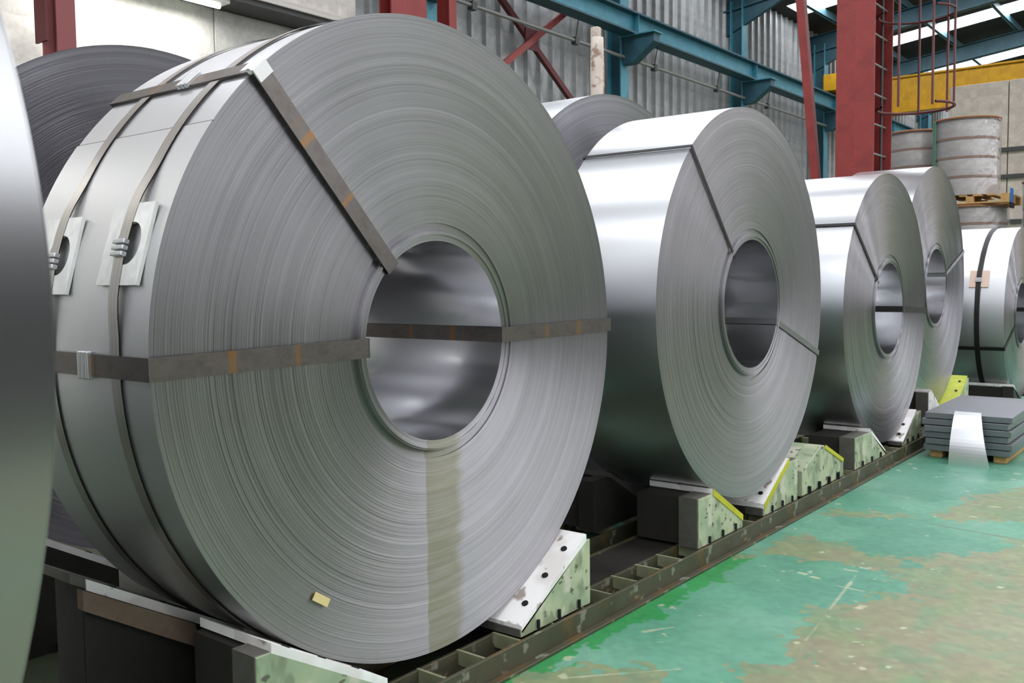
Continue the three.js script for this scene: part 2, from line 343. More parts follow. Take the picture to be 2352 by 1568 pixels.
  // conduit along the wall
  const cd = thing('wall_conduit', 'thin grey conduit running in front of the wall columns', 'pipe', [0, 5.015, -8.5]);
  part('pipe', rod([2, 0, 0], [34, 0, 0], .028), M.pipe, cd);
  for (let x = 10; x < 30; x += 2.5) { part('clamp', BB(x - .05, x + .05, -.06, .05, -.05, .04), M.darkLine, cd); part('hanger', rod([x, .03, 0], [x, .55, .1], .01, 6), M.darkLine, cd); }
}

// ---------------------------------------------------------------- cream office block behind the coils
{
  const o = thing('site_office', 'cream panelled office block with overhanging upper storey', 'building', [0, 0, -6.3]);
  part('core', BB(-9, 5.55, 0, 5.6, -1.6, -.05), M.darkLine, o);
  const pg = metreUV(RB(-.595, .595, 0, 3.36, -.05, 0, .006));
  for (let k = 0; k < 12; k++) share('wall_panel', pg, M.cream, o, [4.95 - k * 1.2, 0, 0]);
  part('soffit', BB(-9, 5.55, 3.36, 3.42, -.05, .30), M.darkLine, o);
  const fg = metreUV(RB(-1.195, 1.195, 3.42, 5.6, .2, .3, .006));
  for (let k = 0; k < 6; k++) share('fascia_panel', fg, M.fascia, o, [4.34 - k * 2.4, 0, 0]);
  part('drip_edge', BB(-9, 5.55, 3.40, 3.45, .29, .33), M.fascia, o);
  // red stanchions in front of it
  const post = (x, w, label, mat, z = -6.0) => { const p = thing('steel_stanchion', label, 'column', [x, 0, z]); part('flange', BB(-w / 2, w / 2, 0, 6.4, .06, .075), mat, p); part('flange', BB(-w / 2, w / 2, 0, 6.4, -.075, -.06), mat, p); part('web', BB(-.01, .01, 0, 6.4, -.06, .06), mat, p); return p; };
  { // narrow stanchion turned sideways: two flanges seen edge on
    const p = thing('steel_stanchion', 'mauve red steel stanchion before the cream wall', 'column', [2.90, 0, -5.87]);
    part('flange', BB(-.085, -.070, 2.75, 6.4, -.07, .07), M.redDeep, p); part('flange', BB(.085, .10, 0, 6.4, -.07, .07), M.mauve, p); part('web', BB(-.07, .085, 0, 6.4, -.012, .012), M.mauve, p);
    part('face_plate', BB(-.02, .10, 0, 6.4, .06, .075), M.mauve, p);
  }
  post(5.95, .43, 'broad bright red steel stanchion at the corner of the cream office', M.red, -5.85);
  post(6.57, .10, 'slim red steel post beside the broad red stanchion', M.red, -5.9);
  // strip lamp under the overhang
  [-5.6, -2.55, .5, 3.55].forEach((x, k) => {
    const l = thing('strip_lamp', k === 3 ? 'fluorescent strip lamp under the office overhang' : 'fluorescent strip lamp further along under the office overhang', 'lamp', [x, 3.31, -6.08], 'strip lamps under the overhang');
    part('housing', BB(-.75, .75, .02, .05, -.06, .06), M.cream, l); part('tube', rod([-.7, 0, 0], [.7, 0, 0], .018), M.tube, l);
    const a = new THREE.RectAreaLight(0xfffefc, WALL_LAMP, 1.4, .1); a.position.set(x, 3.275, -6.08); a.rotation.set(-Math.PI / 2, 0, 0); a.name = 'strip_lamp_light'; scene.add(a);
  });
}

// ---------------------------------------------------------------- steel coils
// polar face colour: streaks follow the wound edges, with marks laid over them where given
function faceTex(w, h, s, stain) {
  reseed(s); const rows = new Float32Array(h); let a = 0;
  for (let j = 0; j < h; j++) { a = a * .55 + (rnd() - .5) * .45; rows[j] = a; }
  return tex(w, h, (u, v) => {
    const j = Math.min(h - 1, Math.floor(v * h)), th = u * 64;
    let k = .88 + .17 * rows[j] * (.6 + .8 * N1(th * .25, v * 40)) + .06 * (fbm(th * .125 * 2, v * 10, 3) - .5);
    let c = [k * 238, k * 236, k * 238];
    if (stain) c = stain(u, v, c);
    return c;
  });
}
const face1Mark = (u, v, c) => {                              // olive band below the bore
  const th = u * Math.PI * 2, r = .305 + v * .66, x = r * Math.cos(th), y = r * Math.sin(th);
  if (y < -.30) {
    const l = -.062 + .006 * (N1(y * 40, 3) - .5), rr = .062 + .03 * (N2(y * 30, 5) - .5);
    const m = sm(l - .006, l, x) * (1 - sm(rr, rr + .05, x)) * (.75 + .25 * sm(.2, .8, N3(y * 60, x * 12)));
    c = mix(c, [146, 144, 92], .45 * m);
  }
  return c;
};
const faceMap1 = faceTex(1024, 1024, 5, face1Mark), faceMap2 = faceTex(256, 1024, 9), faceMap3 = faceTex(256, 512, 17);
const faceMat = (map, rough, col, an = .85) => phy({ map, color: new THREE.Color().setRGB(...col), metalness: 1, roughness: rough, anisotropy: an, anisotropyRotation: Math.PI / 2 });
M.face1 = faceMat(faceMap1, .40, [.58, .575, .58], .85);
M.face2 = faceMat(faceMap2, .40, [.58, .575, .58], .6);
M.face3 = faceMat(faceMap2, .34, [.58, .58, .59], .85);
M.face4 = faceMat(faceMap3, .34, [.54, .54, .56]);
M.faceNear = phy({ color: new THREE.Color().setRGB(.42, .42, .42), metalness: 1, roughness: .17 });

function ringFace(R, ri, laps, na, zf, opt = {}) {             // wound edges: every lap is a narrow ring, proud, sunk or tilted a little
  reseed(opt.seed ?? 1);
  const P = [], Nn = [], U = [], I = [], prof = [], wd = []; let sum = 0, at = ri;
  for (let k = 0; k < laps; k++) { const q = rnd(), v = .3 + 1.1 * q * q + (rnd() < .12 ? 1.6 * rnd() : 0); wd.push(v); sum += v; }
  let drift = 0, band = 0, bandLeft = 0, bt = 0;
  for (let k = 0; k < laps; k++) {
    if (bandLeft-- <= 0) { band = (rnd() - .5) * .0014 * (opt.rough ?? 1); bandLeft = 2 + rnd() * 14; bt = (rnd() - .5) * .07; }
    drift = drift * .9 + (rnd() - .5) * .0005 * (opt.rough ?? 1);
    const dr = wd[k] * (R - ri) / sum, r0 = at; at += dr;
    const t = (opt.bias ?? 0) + ((rnd() - .5) * (opt.tilt ?? .09)) + bt * (opt.rough ?? 1), v = k / laps;
    let z = band + drift;
    if (opt.lip) { const d = r0 - ri; z += d < .012 ? .004 : d < .022 ? .010 : d < .030 ? .006 : d < .05 ? -.008 : 0; }
    prof.push([r0, z - t * dr / 2 * (opt.saw ?? .35), t], [at, z + t * dr / 2 * (opt.saw ?? .35), t]);
  }
  const add = (r, z, nr, nz, v) => { for (let a = 0; a <= na; a++) { const th = a / na * Math.PI * 2, c = Math.cos(th), s = Math.sin(th); P.push(r * c, r * s, zf + z); Nn.push(nr * c, nr * s, nz); U.push(a / na, v); } };
  const rows = [];
  for (let i = 0; i < prof.length; i += 2) {
    const [r0, z0, t] = prof[i], [r1, z1] = prof[i + 1], l = Math.hypot(t, 1);
    const b = rows.length; add(r0, z0, -t / l, 1 / l, (r0 - ri) / (R - ri)); add(r1, z1, -t / l, 1 / l, (r1 - ri) / (R - ri)); rows.push(1, 1);
    for (let a = 0; a < na; a++) { const p = (b) * (na + 1) + a, q = p + na + 1; I.push(p, q, p + 1, p + 1, q, q + 1); }
    if (i + 2 < prof.length) { // riser between laps
      const zn = prof[i + 2][1]; if (Math.abs(zn - z1) > 1e-5) {
        const sgn = zn > z1 ? -1 : 1, b2 = rows.length; add(r1, z1, sgn, 0, (r1 - ri) / (R - ri)); add(r1, zn, sgn, 0, (r1 - ri) / (R - ri)); rows.push(1, 1);
        for (let a = 0; a < na; a++) { const p = b2 * (na + 1) + a, q = p + na + 1; I.push(p, q, p + 1, p + 1, q, q + 1); }
      }
    }
  }
  const g = new THREE.BufferGeometry();
  g.setAttribute('position', new THREE.Float32BufferAttribute(P, 3)); g.setAttribute('normal', new THREE.Float32BufferAttribute(Nn, 3)); g.setAttribute('uv', new THREE.Float32BufferAttribute(U, 2)); g.setIndex(I);
  return g;
}
function shell(rFn, z0, z1, na, th0 = 0, th1 = Math.PI * 2, inward = false, wob = 0) {   // cylinder wall; rFn gives the radius at an angle
  const P = [], Nn = [], U = [], I = [], nz = wob ? 10 : 2;
  for (let a = 0; a <= na; a++) { const th = th0 + (th1 - th0) * a / na, r = rFn(th, a / na), c = Math.cos(th), s = Math.sin(th); for (let k = 0; k < nz; k++) { const z = z0 + (z1 - z0) * k / (nz - 1), q = wob ? r + wob * (fbm(th * 3 + 5, z * 5, 3) - .5) : r; P.push(q * c, q * s, z); Nn.push(inward ? -c : c, inward ? -s : s, 0); U.push(a / na, k / (nz - 1)); } }
  for (let a = 0; a < na; a++) for (let k = 0; k < nz - 1; k++) { const p = a * nz + k, q = p + nz; inward ? I.push(p, p + 1, q, q, p + 1, q + 1) : I.push(p, q, p + 1, p + 1, q, q + 1); }
  const g = new THREE.BufferGeometry();
  g.setAttribute('position', new THREE.Float32BufferAttribute(P, 3)); g.setAttribute('uv', new THREE.Float32BufferAttribute(U, 2)); g.setIndex(I);
  if (wob) g.computeVertexNormals(); else g.setAttribute('normal', new THREE.Float32BufferAttribute(Nn, 3));
  return g;
}
const D = Math.PI / 180;
// everything of a coil is built round its own axis, then lifted so that the group sits at the coil's lowest point
function makeCoil(o) {
  const g = thing('steel_coil', o.label, 'steel coil', [o.x, o.y - o.R, o.z - o.w / 2], o.group);
  const up = geo => geo.translate(0, o.R, 0), zf = o.w / 2, ri = o.ri ?? .305, R = o.R, t = o.sheet ?? .003, seam = (o.seam ?? 90) * D;
  part('outer_wrap', up(shell((th, f) => R - t * f, -zf, zf + .0005, o.na ?? 160, seam, seam + 2 * Math.PI)), o.wrap ?? M.wrap, g);
  part('sheet_end', up(new THREE.BoxGeometry(t, .002, o.w).translate(R - t / 2, 0, 0).rotateZ(seam)), M.strapDark, g);
  const fc = part('wound_face', up(ringFace(R - .0008, ri, o.laps ?? 120, o.na ?? 160, zf, { seed: o.seed, lip: o.lip ?? true, tilt: o.tilt, rough: o.rough, bias: o.bias ?? .18 })), o.face, g);
  part('rear_face', up(new THREE.RingGeometry(ri, R - t, 96).rotateY(Math.PI).translate(0, 0, -zf)), o.face, g);
  part('bore', up(shell(() => ri, -zf, zf + .004, 96, 0, 2 * Math.PI, true, o.boreWob ?? .0005)), M.bore, g);
  const e = .0025;
  for (const s of o.straps ?? []) {                              // straps through the eye: face, outside, rear and bore
    const w = s.w ?? .05, h = .0025, mat = s.mat ?? M.strap, r = s.tilt ?? 0, lift = s.lift ?? .006;
    const pieces = [];
    const L = R - ri, mid = (R + ri) / 2;
    const f = new THREE.BoxGeometry(L + .014, w, h, 12, 1, 1).translate(mid, 0, zf + lift); pieces.push(f);
    pieces.push(new THREE.BoxGeometry(h, w, o.w + 2 * lift).translate(R + .006, 0, 0));
    pieces.push(new THREE.BoxGeometry(L + .014, w, h).translate(mid, 0, -zf - .006));
    pieces.push(new THREE.BoxGeometry(h, w, o.w + 2 * lift + .004).translate(ri - .007, 0, 0));
    pieces.forEach(p => p.rotateZ(s.a * D)); pieces.forEach(up);
    const st = part('strap', pieces, mat, g);
    if (s.guard) part('edge_guard', up(mergeGeometries([new THREE.BoxGeometry(.006, w * 1.02, .036).translate(R + .010, 0, zf - .008), new THREE.BoxGeometry(.036, w * 1.02, .006).translate(R - .010, 0, zf + .018), new THREE.CylinderGeometry(.009, .009, w * 1.02, 10).rotateX(0).translate(R + .006, 0, zf + .005)].map(q => q.index ? q.toNonIndexed() : q)).rotateZ(s.a * D)), M.guard, st, 'white folded edge guard');
    if (s.seal !== undefined) { const q = []; for (let k = 0; k < 3; k++) q.push(RB(R + .004, R + .018, -w * .62, w * .62, s.seal + k * .018, s.seal + k * .018 + .014, .003)); part('seal', q.map(p => up(p.rotateZ(s.a * D))), M.seal, st, 'crimped bright seal'); }
  }
  for (const s of o.hoops ?? []) {                               // straps round the circumference
    const w = s.w ?? .042, bump = th => { const d = Math.abs(th / D - (s.seal ?? 1e9)); return .011 * (1 - sm(6, 14, d)); }, st = part('strap', [up(shell(th => R + .0045 + bump(th), s.z - w / 2, s.z + w / 2, 240)), up(shell(th => R + .002 + bump(th), s.z - w / 2, s.z + w / 2, 240, 0, 2 * Math.PI, true))], s.mat ?? M.hoop, g);
    if (s.seal) { const q = []; for (let k = 0; k < 3; k++) q.push(RB(R + .012, R + .027, -.020 + k * .015, -.008 + k * .015, s.z - w * .62, s.z + w * .62, .003)); part('seal', q.map(p => up(p.rotateZ(s.seal * D))), M.seal, st, 'crimped bright seal'); }
  }
  for (const p of o.pads ?? []) {                                // foam pads with a round hole, bent over the coil
    const sh = new THREE.Shape(); sh.moveTo(-p.h / 2, -p.w / 2); sh.lineTo(p.h / 2, -p.w / 2); sh.lineTo(p.h / 2, p.w / 2); sh.lineTo(-p.h / 2, p.w / 2); sh.closePath();
    if (p.hole) { const q = new THREE.Path(); q.absarc(0, p.hx ?? .015, p.hole, 0, Math.PI * 2); sh.holes.push(q); }
    let ge = new THREE.ExtrudeGeometry(sh, { depth: p.t ?? .009, bevelEnabled: false, curveSegments: 24 });
    const pa = ge.attributes.position;
    for (let i = 0; i < pa.count; i++) { const sx = pa.getX(i), sz = pa.getY(i), d = pa.getZ(i), th = p.a * D + (sx * Math.cos(p.turn ?? 0) - sz * Math.sin(p.turn ?? 0)) / R, zz = p.z + sz * Math.cos(p.turn ?? 0) + sx * Math.sin(p.turn ?? 0), r = R + .005 + d + (p.flat ?? 0) * (1 - Math.cos(sx / R)) * R; pa.setXYZ(i, r * Math.cos(th), r * Math.sin(th), zz); }
    ge.computeVertexNormals(); part('protection_pad', metreUV(up(ge)), p.mat ?? M.foam, g, p.label);
  }
  return g;
}
const row = 'front row of steel coils', back = 'rear row of steel coils';
const coil1 = makeCoil({ label: 'largest banded steel coil with brown straps and white foam pads', group: row, x: 2.112, y: 1.079, z: -1.953, w: .645, R: .965, laps: 150, na: 192, seed: 7, seam: 143.6, bias: .26, face: M.face1, wrap: M.wrapDull,
  straps: [{ a: 180.6, w: .055, seal: .03, lift: .010 }, { a: .4, w: .05, lift: .010 }, { a: 132.2, w: .05, guard: true, seal: .02, lift: .014 }],
  hoops: [{ z: .184, seal: 164 }, { z: -.138, seal: 165.5 }],
  pads: [{ a: 163.3, z: .186, h: .20, w: .18, hole: .052, hx: .022, label: 'white foam pad with a round hole' }, { a: 164.6, z: -.138, h: .20, w: .18, hole: .052, hx: .022, label: 'white foam pad with a round hole' }] });
part('paper_scrap', RB(-.03, .03, -.012, .012, -.002, .002, .0015).rotateZ(-.6).translate(.832 * Math.cos(-126 * D), .965 + .832 * Math.sin(-126 * D), .645 / 2 + .006), M.paper, coil1, 'scrap of yellowed paper');
makeCoil({ label: 'bright smooth steel coil with a strap over its top, beside the banded coil', group: row, x: 4.213, y: 1.133, z: -1.863, w: .53, R: .919, laps: 130, na: 160, seed: 21, seam: 60, bias: .15, face: M.face2,
  straps: [{ a: 132.6, w: .016, mat: M.strapDark }, { a: -18.5, w: .03, mat: M.strapGrey }] });
makeCoil({ label: 'shiny steel coil with a dark level strap right of its bore', group: row, x: 6.5, y: 1.037, z: -1.90, w: .56, R: .897, laps: 100, na: 128, seed: 33, seam: 60, bias: .16, face: M.face3, tilt: .2,
  straps: [{ a: 143.5, w: .02, mat: M.strapDark }, { a: -2.5, w: .04, mat: M.strapDark }] });
makeCoil({ label: 'bluish steel coil with a grey strap rising right of its bore', group: row, x: 8.415, y: 1.161, z: -2.079, w: .6, R: .998, ri: .314, laps: 90, na: 112, seed: 41, seam: 60, bias: .10, face: M.face4,
  straps: [{ a: 18, w: .03, mat: M.strapGrey }] });
makeCoil({ label: 'smaller steel coil with a vertical dark strap and pink pad', group: row, x: 10.59, y: .861, z: -1.80, w: .72, R: .864, laps: 70, na: 112, seed: 51, seam: 109, face: M.face4, wrap: M.wrapDull,
  straps: [{ a: 201, w: .035, mat: M.strapDark }, { a: 5, w: .04, mat: M.strapDark }], hoops: [{ z: .128, w: .045, seal: 157, mat: M.strapDark }],
  pads: [{ a: 156, z: .13, h: .17, w: .17, t: .008, mat: std({ color: 0xe2c4b4, roughness: .8 }), label: 'pinkish card pad' }] });
makeCoil({ label: 'polished steel coil standing before the row, next to the banded coil', x: -.643, y: 1.227, z: -.741, w: .6, R: 1.0, laps: 120, na: 192, seed: 61, face: M.faceNear, tilt: .003, rough: .03, lip: false, bias: 0 });
makeCoil({ label: 'unseen steel coil added at the row end, between the banded and the polished coil', group: row, x: -.02, y: 1.06, z: -1.96, w: .6, R: .93, laps: 80, na: 96, seed: 66, face: M.face4 });  // out of view; added to darken what the banded coil mirrors
makeCoil({ label: 'dark grey steel coil behind the banded coil, before the cream wall', group: back, x: 2.0, y: 1.198, z: -3.281, w: .6, R: .95, laps: 120, na: 128, seed: 71, face: M.face4, bias: .3, tilt: .03, rough: .35 });
makeCoil({ label: 'dark grey steel coil behind the bright smooth coil', group: back, x: 4.27, y: 1.114, z: -2.62, w: .7, R: 1.1, laps: 120, na: 128, seed: 81, face: M.face4, bias: .3, tilt: .03, rough: .35 });

// ---------------------------------------------------------------- coil rack: rails, rungs and saddle blocks
const RAILTOP = .085;
{
  const f = thing('coil_rack_frame', 'low rusty steel ladder frame under the coil row', 'rack', [0, 0, 0]);
  const X0 = .62, X1 = 9.55;
  part('front_rail', [metreUV(RB(X0, X1, 0, RAILTOP, -1.842, -1.828, .003)), metreUV(RB(X0, X1, 0, .012, -1.828, -1.80, .003))], M.rail, f);
  for (const z of [-1.965, -2.19, -2.33, -2.58]) part('rail', metreUV(RB(X0, X1, 0, RAILTOP - .008, z - .007, z + .007, .003)), M.rail, f);
  const rg = metreUV(RB(-.005, .005, .03, RAILTOP - .006, -.066, .066, .002));
  for (let x = .7; x < 9.5; x += .185) share('rung', rg, M.rung, f, [x + .02 * N1(x * 7, 2), 0, -1.903]);
  const rg2 = metreUV(RB(-.005, .005, .03, RAILTOP - .012, -.12, .12, .002));
  for (let x = .8; x < 9.5; x += .37) share('rung', rg2, M.rung, f, [x, 0, -2.455]);
  const pl = metreUV(RB(-.55, .55, .06, .07, -.105, .105, .003));
  for (const x of [3.2, 5.4, 7.5]) share('deck_plate', pl, M.darkSteel, f, [x, 0, -2.077]);
}
// one saddle block: sloped pad on a painted body; s = -1 left, +1 right of the coil, offsets measured from the coil's axis
function saddle(c, s, inner, outer, top, z1, dep, label, opt = {}) {
  const base = opt.base ?? RAILTOP, a = 30 * D, cx = c.R * Math.sin(a), cy = c.y - c.R * Math.cos(a), tp = .022;
  const yp = d => cy + (d - cx) * Math.tan(a) - .0015, yb = d => yp(d) - tp / Math.cos(a);
  const dTop = Math.min(outer, cx + (top - cy) / Math.tan(a));
  const g = thing('saddle_block', label, 'coil support', [c.x, base, z1 - dep / 2], opt.group ?? 'coil saddle blocks');
  const P = [[inner, base], [inner, Math.max(base + .02, yb(inner))], [dTop, yb(dTop)], [outer, yb(dTop)], [outer, base]];
  const sh = new THREE.Shape(); P.forEach(([x, y], i) => i ? sh.lineTo(s * x, y - base) : sh.moveTo(s * x, y - base)); sh.closePath();
  const front = opt.frontDepth ?? Math.min(dep, .10);
  part('body', metreUV(new THREE.ExtrudeGeometry(sh, { depth: front - .012, bevelEnabled: true, bevelSize: .003, bevelThickness: .003, bevelSegments: 1 }).translate(0, 0, dep / 2 - front + .003)), opt.mat && opt.mat !== M.pad ? opt.mat : M.greySteel, g);
  part('front_plate', metreUV(new THREE.ExtrudeGeometry(sh, { depth: .004, bevelEnabled: true, bevelSize: .002, bevelThickness: .001, bevelSegments: 1 }).translate(0, 0, dep / 2 - .005)), opt.mat ?? M.paint, g);
  if (dep > front) part('rear_box', metreUV(new THREE.ExtrudeGeometry(sh, { depth: dep - front, bevelEnabled: false }).scale(.97, .97, 1).translate(0, 0, -dep / 2)), M.darkSteel, g);
  const i0 = Math.max(inner, cx + (base + .03 - cy) / Math.tan(a)), q = new THREE.Shape();
  q.moveTo(s * i0, yb(i0) - base); q.lineTo(s * i0, yp(i0) - base); q.lineTo(s * (dTop + (opt.over ?? 0)), yp(dTop + (opt.over ?? 0)) - base); q.lineTo(s * (dTop + (opt.over ?? 0)), yb(dTop + (opt.over ?? 0)) - base); q.closePath();
  part('pad', metreUV(new THREE.ExtrudeGeometry(q, { depth: dep, bevelEnabled: false }).translate(0, 0, -dep / 2)), opt.pad ?? M.pad, g);
  const bolt = new THREE.CylinderGeometry(.012, .012, .006, 10).rotateZ(s * a);
  if (opt.bolts !== false) for (let k = 0; k < 3; k++) { const d = i0 + (dTop - i0) * (.2 + .3 * k); if (Math.abs(d - cx) > .04 || opt.boltsOut) share('bolt', bolt, M.bolt, g, [s * d, yp(d) - base + .001, dep / 2 - .045]); }
  if (opt.edge) part('edge_stripe', metreUV(new THREE.ExtrudeGeometry((() => { const e = new THREE.Shape(); e.moveTo(s * i0, yb(i0) - base - .004); e.lineTo(s * dTop, yb(dTop) - base - .004); e.lineTo(s * dTop, yp(dTop) - base + .0005); e.lineTo(s * i0, yp(i0) - base + .0005); e.closePath(); return e; })(), { depth: .004, bevelEnabled: false }).translate(0, 0, dep / 2)), opt.edgeMat ?? M.yellowPaint, g, opt.edgeMat ? 'bright scraped edge' : 'yellow painted edge');
  if (opt.backing) part('pad_backing', metreUV(new THREE.ExtrudeGeometry((() => { const e = new THREE.Shape(), d0 = outer - .30, d1 = outer + .02; e.moveTo(s * d0, yb(d0) - base - .006); e.lineTo(s * d1, yb(d1) - base - .006); e.lineTo(s * d1, yb(d1) - base - .06); e.lineTo(s * (d0 - .02), yb(d0) - base - .085); e.closePath(); return e; })(), { depth: .03, bevelEnabled: false }).translate(0, 0, dep / 2)), M.rustBrown, g, 'brown rusty backing strip');
  if (opt.studs !== false) for (let k = 0; k < 3; k++) share('stud', new THREE.CylinderGeometry(.006, .006, .03, 8), M.bolt, g, [s * (inner + (outer - inner) * (.2 + .3 * k)), .02, dep / 2 + .008]);
  return g;
}
const C = { c1: { x: 2.112, y: 1.079, R: .965 }, c2: { x: 4.213, y: 1.133, R: .919 }, c3: { x: 6.5, y: 1.037, R: .897 }, c4: { x: 8.415, y: 1.161, R: .998 }, c5: { x: 10.59, y: .861, R: .864 }, c0: { x: -.643, y: 1.227, R: 1.0 }, ca: { x: -.02, y: 1.06, R: .93 }, b1: { x: 2.0, y: 1.198, R: .95 }, b2: { x: 4.27, y: 1.114, R: 1.1 } };
saddle(C.c1, 1, .273, .68, .345, -1.853, .3, 'pale green saddle block with bright bolted pad right of the banded coil', { boltsOut: true, frontDepth: .3 });
saddle(C.c1, -1, .34, .77, .385, -1.853, .3, 'pale green saddle block left under the banded coil with a scraped pad');
saddle(C.c1, -1, .45, .93, .50, -2.36, .22, 'brown rusty rear saddle block with a long bright pad edge', { mat: M.darkSteel, over: .04, studs: false, pad: M.greySteel, edge: true, edgeMat: M.pad, backing: true });
saddle(C.c1, 1, .3, .68, .345, -2.36, .22, 'dark rear saddle block right under the banded coil', { mat: M.darkSteel, studs: false, pad: M.greySteel });
saddle(C.c2, -1, .125, .57, .325, -1.848, .32, 'stained pale saddle block with yellow edge left under the bright smooth coil', { edge: true });
saddle(C.c2, 1, .125, .56, .325, -1.848, .32, 'stained pale saddle block with yellow edge right under the bright smooth coil', { edge: true });
saddle(C.c2, -1, .2, .60, .34, -2.36, .2, 'dark rear saddle block left under the bright smooth coil', { mat: M.darkSteel, studs: false, pad: M.greySteel });
saddle(C.c2, 1, .2, .60, .34, -2.36, .2, 'dark rear saddle block right under the bright smooth coil', { mat: M.darkSteel, studs: false, pad: M.greySteel });
saddle(C.c3, -1, .2, .80, .30, -1.848, .3, 'stained pale saddle block left under the shiny coil');
saddle(C.c3, 1, .2, .64, .30, -1.848, .3, 'stained pale saddle block right under the shiny coil');
saddle(C.c4, -1, .2, .66, .36, -1.95, .35, 'white edged saddle block left under the bluish coil', { mat: M.pad });
saddle(C.c4, 1, .2, .66, .36, -1.95, .35, 'lime yellow topped saddle block right under the bluish coil', { pad: M.limePaint, boltsOut: true });
saddle(C.c5, -1, .2, .58, .22, -1.75, .4, 'grey saddle block left under the smaller coil', { base: 0, mat: M.darkSteel });
saddle(C.c5, 1, .2, .58, .22, -1.75, .4, 'grey saddle block right under the smaller coil', { base: 0, mat: M.darkSteel });
saddle(C.ca, -1, .27, .6, .34, -1.86, .6, 'saddle block left under the added unseen coil at the end of the row', { base: 0 });
saddle(C.ca, 1, .27, .6, .34, -1.86, .6, 'saddle block right under the added unseen coil at the end of the row', { base: 0 });
saddle(C.c0, -1, .27, .7, .5, -.82, .4, 'saddle block left under the polished coil', { base: 0 });
saddle(C.c0, 1, .27, .7, .5, -.82, .4, 'saddle block right under the polished coil', { base: 0 });
saddle(C.b1, -1, .27, .75, .5, -3.2, .4, 'grey saddle block left under the dark coil before the cream wall', { base: 0, mat: M.darkSteel });
saddle(C.b1, 1, .27, .75, .5, -3.2, .4, 'grey saddle block right under the dark coil before the cream wall', { base: 0, mat: M.darkSteel });
saddle(C.b2, -1, .36, .8, .36, -2.7, .4, 'grey saddle block left under the dark coil behind the bright smooth coil', { base: 0, mat: M.darkSteel });
saddle(C.b2, 1, .36, .8, .36, -2.7, .4, 'grey saddle block right under the dark coil behind the bright smooth coil', { base: 0, mat: M.darkSteel });
{ // spare block between two coils
  const g = thing('saddle_block', 'stained pale ridge block with a yellow edge between two coils on the frame', 'coil support', [5.15, RAILTOP, -1.95], 'coil saddle blocks');
  const sh = new THREE.Shape(); [[-.30, 0], [-.30, .13], [-.04, .225], [.02, .225], [.34, .09], [.34, 0]].forEach(([x, y], i) => i ? sh.lineTo(x, y) : sh.moveTo(x, y)); sh.closePath();
  part('body', metreUV(new THREE.ExtrudeGeometry(sh, { depth: .18, bevelEnabled: true, bevelSize: .003, bevelThickness: .003, bevelSegments: 1 }).translate(0, 0, -.083)), M.paint, g);
  part('edge_stripe', bar([.03, .218, .1035], [.33, .094, .1035], .022, .004), M.yellowPaint, g, 'yellow painted edge');
  for (let k = 0; k < 4; k++) share('stud', new THREE.CylinderGeometry(.009, .009, .04, 8), M.bolt, g, [-.22 + k * .15, .02, .11]);
}

// ---------------------------------------------------------------- red column with ladder and safety cage, leaning strut
{
  const g = thing('red_column', 'broad red steel column with ladder rungs and safety cage', 'column', [9.983, 0, -3.19]);
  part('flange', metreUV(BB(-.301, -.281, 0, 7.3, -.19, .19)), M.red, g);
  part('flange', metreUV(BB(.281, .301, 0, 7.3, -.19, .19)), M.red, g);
  part('web', metreUV(BB(-.281, .281, 0, 7.3, -.01, .01)), M.redDeep, g);  // darker red than the flanges, with the shade of the recess in it
  part('stile', rod([.14, .3, .13], [.14, 7.2, .13], .014), M.darkLine, g);
  for (let y = .4; y < 7; y += .3) part('rung', rod([-.28, y, .13], [.28, y, .13], .011, 8), M.pipe, g);
  part('cage_hoop', new THREE.TorusGeometry(.36, .014, 8, 40, Math.PI * 1.5).rotateZ(-Math.PI * .25).rotateX(-Math.PI / 2).rotateY(-Math.PI / 2 * 0).rotateY(-Math.PI / 2).translate(0, 2.93, .5), M.cageRed, g);
  for (const y of [3.85, 4.75, 5.6]) part('cage_hoop', new THREE.TorusGeometry(.36, .012, 8, 40, Math.PI * 1.5).rotateZ(-Math.PI * .25).rotateX(-Math.PI / 2).rotateY(-Math.PI / 2).translate(0, y, .5), M.cageRed, g);
  for (let k = 0; k < 5; k++) { const th = (-100 + k * 50) * D; const x = .36 * Math.sin(th), z = .5 + .36 * Math.cos(th); part('cage_bar', BB(x - .016, x + .016, 2.9, 7.0, z - .008, z + .008), M.cageRed, g); }
  part('landing', BB(-.6, .6, 4.55, 4.62, -.1, 1.0), M.darkSteel, g);
  const s = thing('leaning_strut', 'slanted red steel strut beside the broad red column', 'strut', [9.9, 0, 0]);
  part('strut', metreUV(bar([0, 0, -3.45], [0, 7.2, -4.12], .09, .085)), M.red, s);
  part('base_plate', BB(-.12, .12, 0, .02, -3.57, -3.40), M.redDeep, s);
}

// ---------------------------------------------------------------- yellow overhead crane far behind
{
  const g = thing('overhead_crane', 'yellow overhead crane girder spanning the hall', 'crane', [25, 5.28, 0]);
  part('girder', metreUV(BB(-.2, .2, .08, .90, -8.1, 14)), M.yellow, g);
  part('bottom_flange', metreUV(BB(-.26, .26, .04, .08, -8.1, 14)), M.yellow, g);
  part('top_flange', metreUV(BB(-.26, .26, .90, .94, -8.1, 14)), M.yellow, g);
  part('end_carriage', metreUV(RB(-1.6, 1.6, .54, .96, -8.5, -8.1, .03)), M.yellow, g);
  for (let z = -7.5; z < 13; z += 2) part('stiffener', BB(-.212, -.2, .08, .9, z - .02, z + .02), M.yellow, g);
}

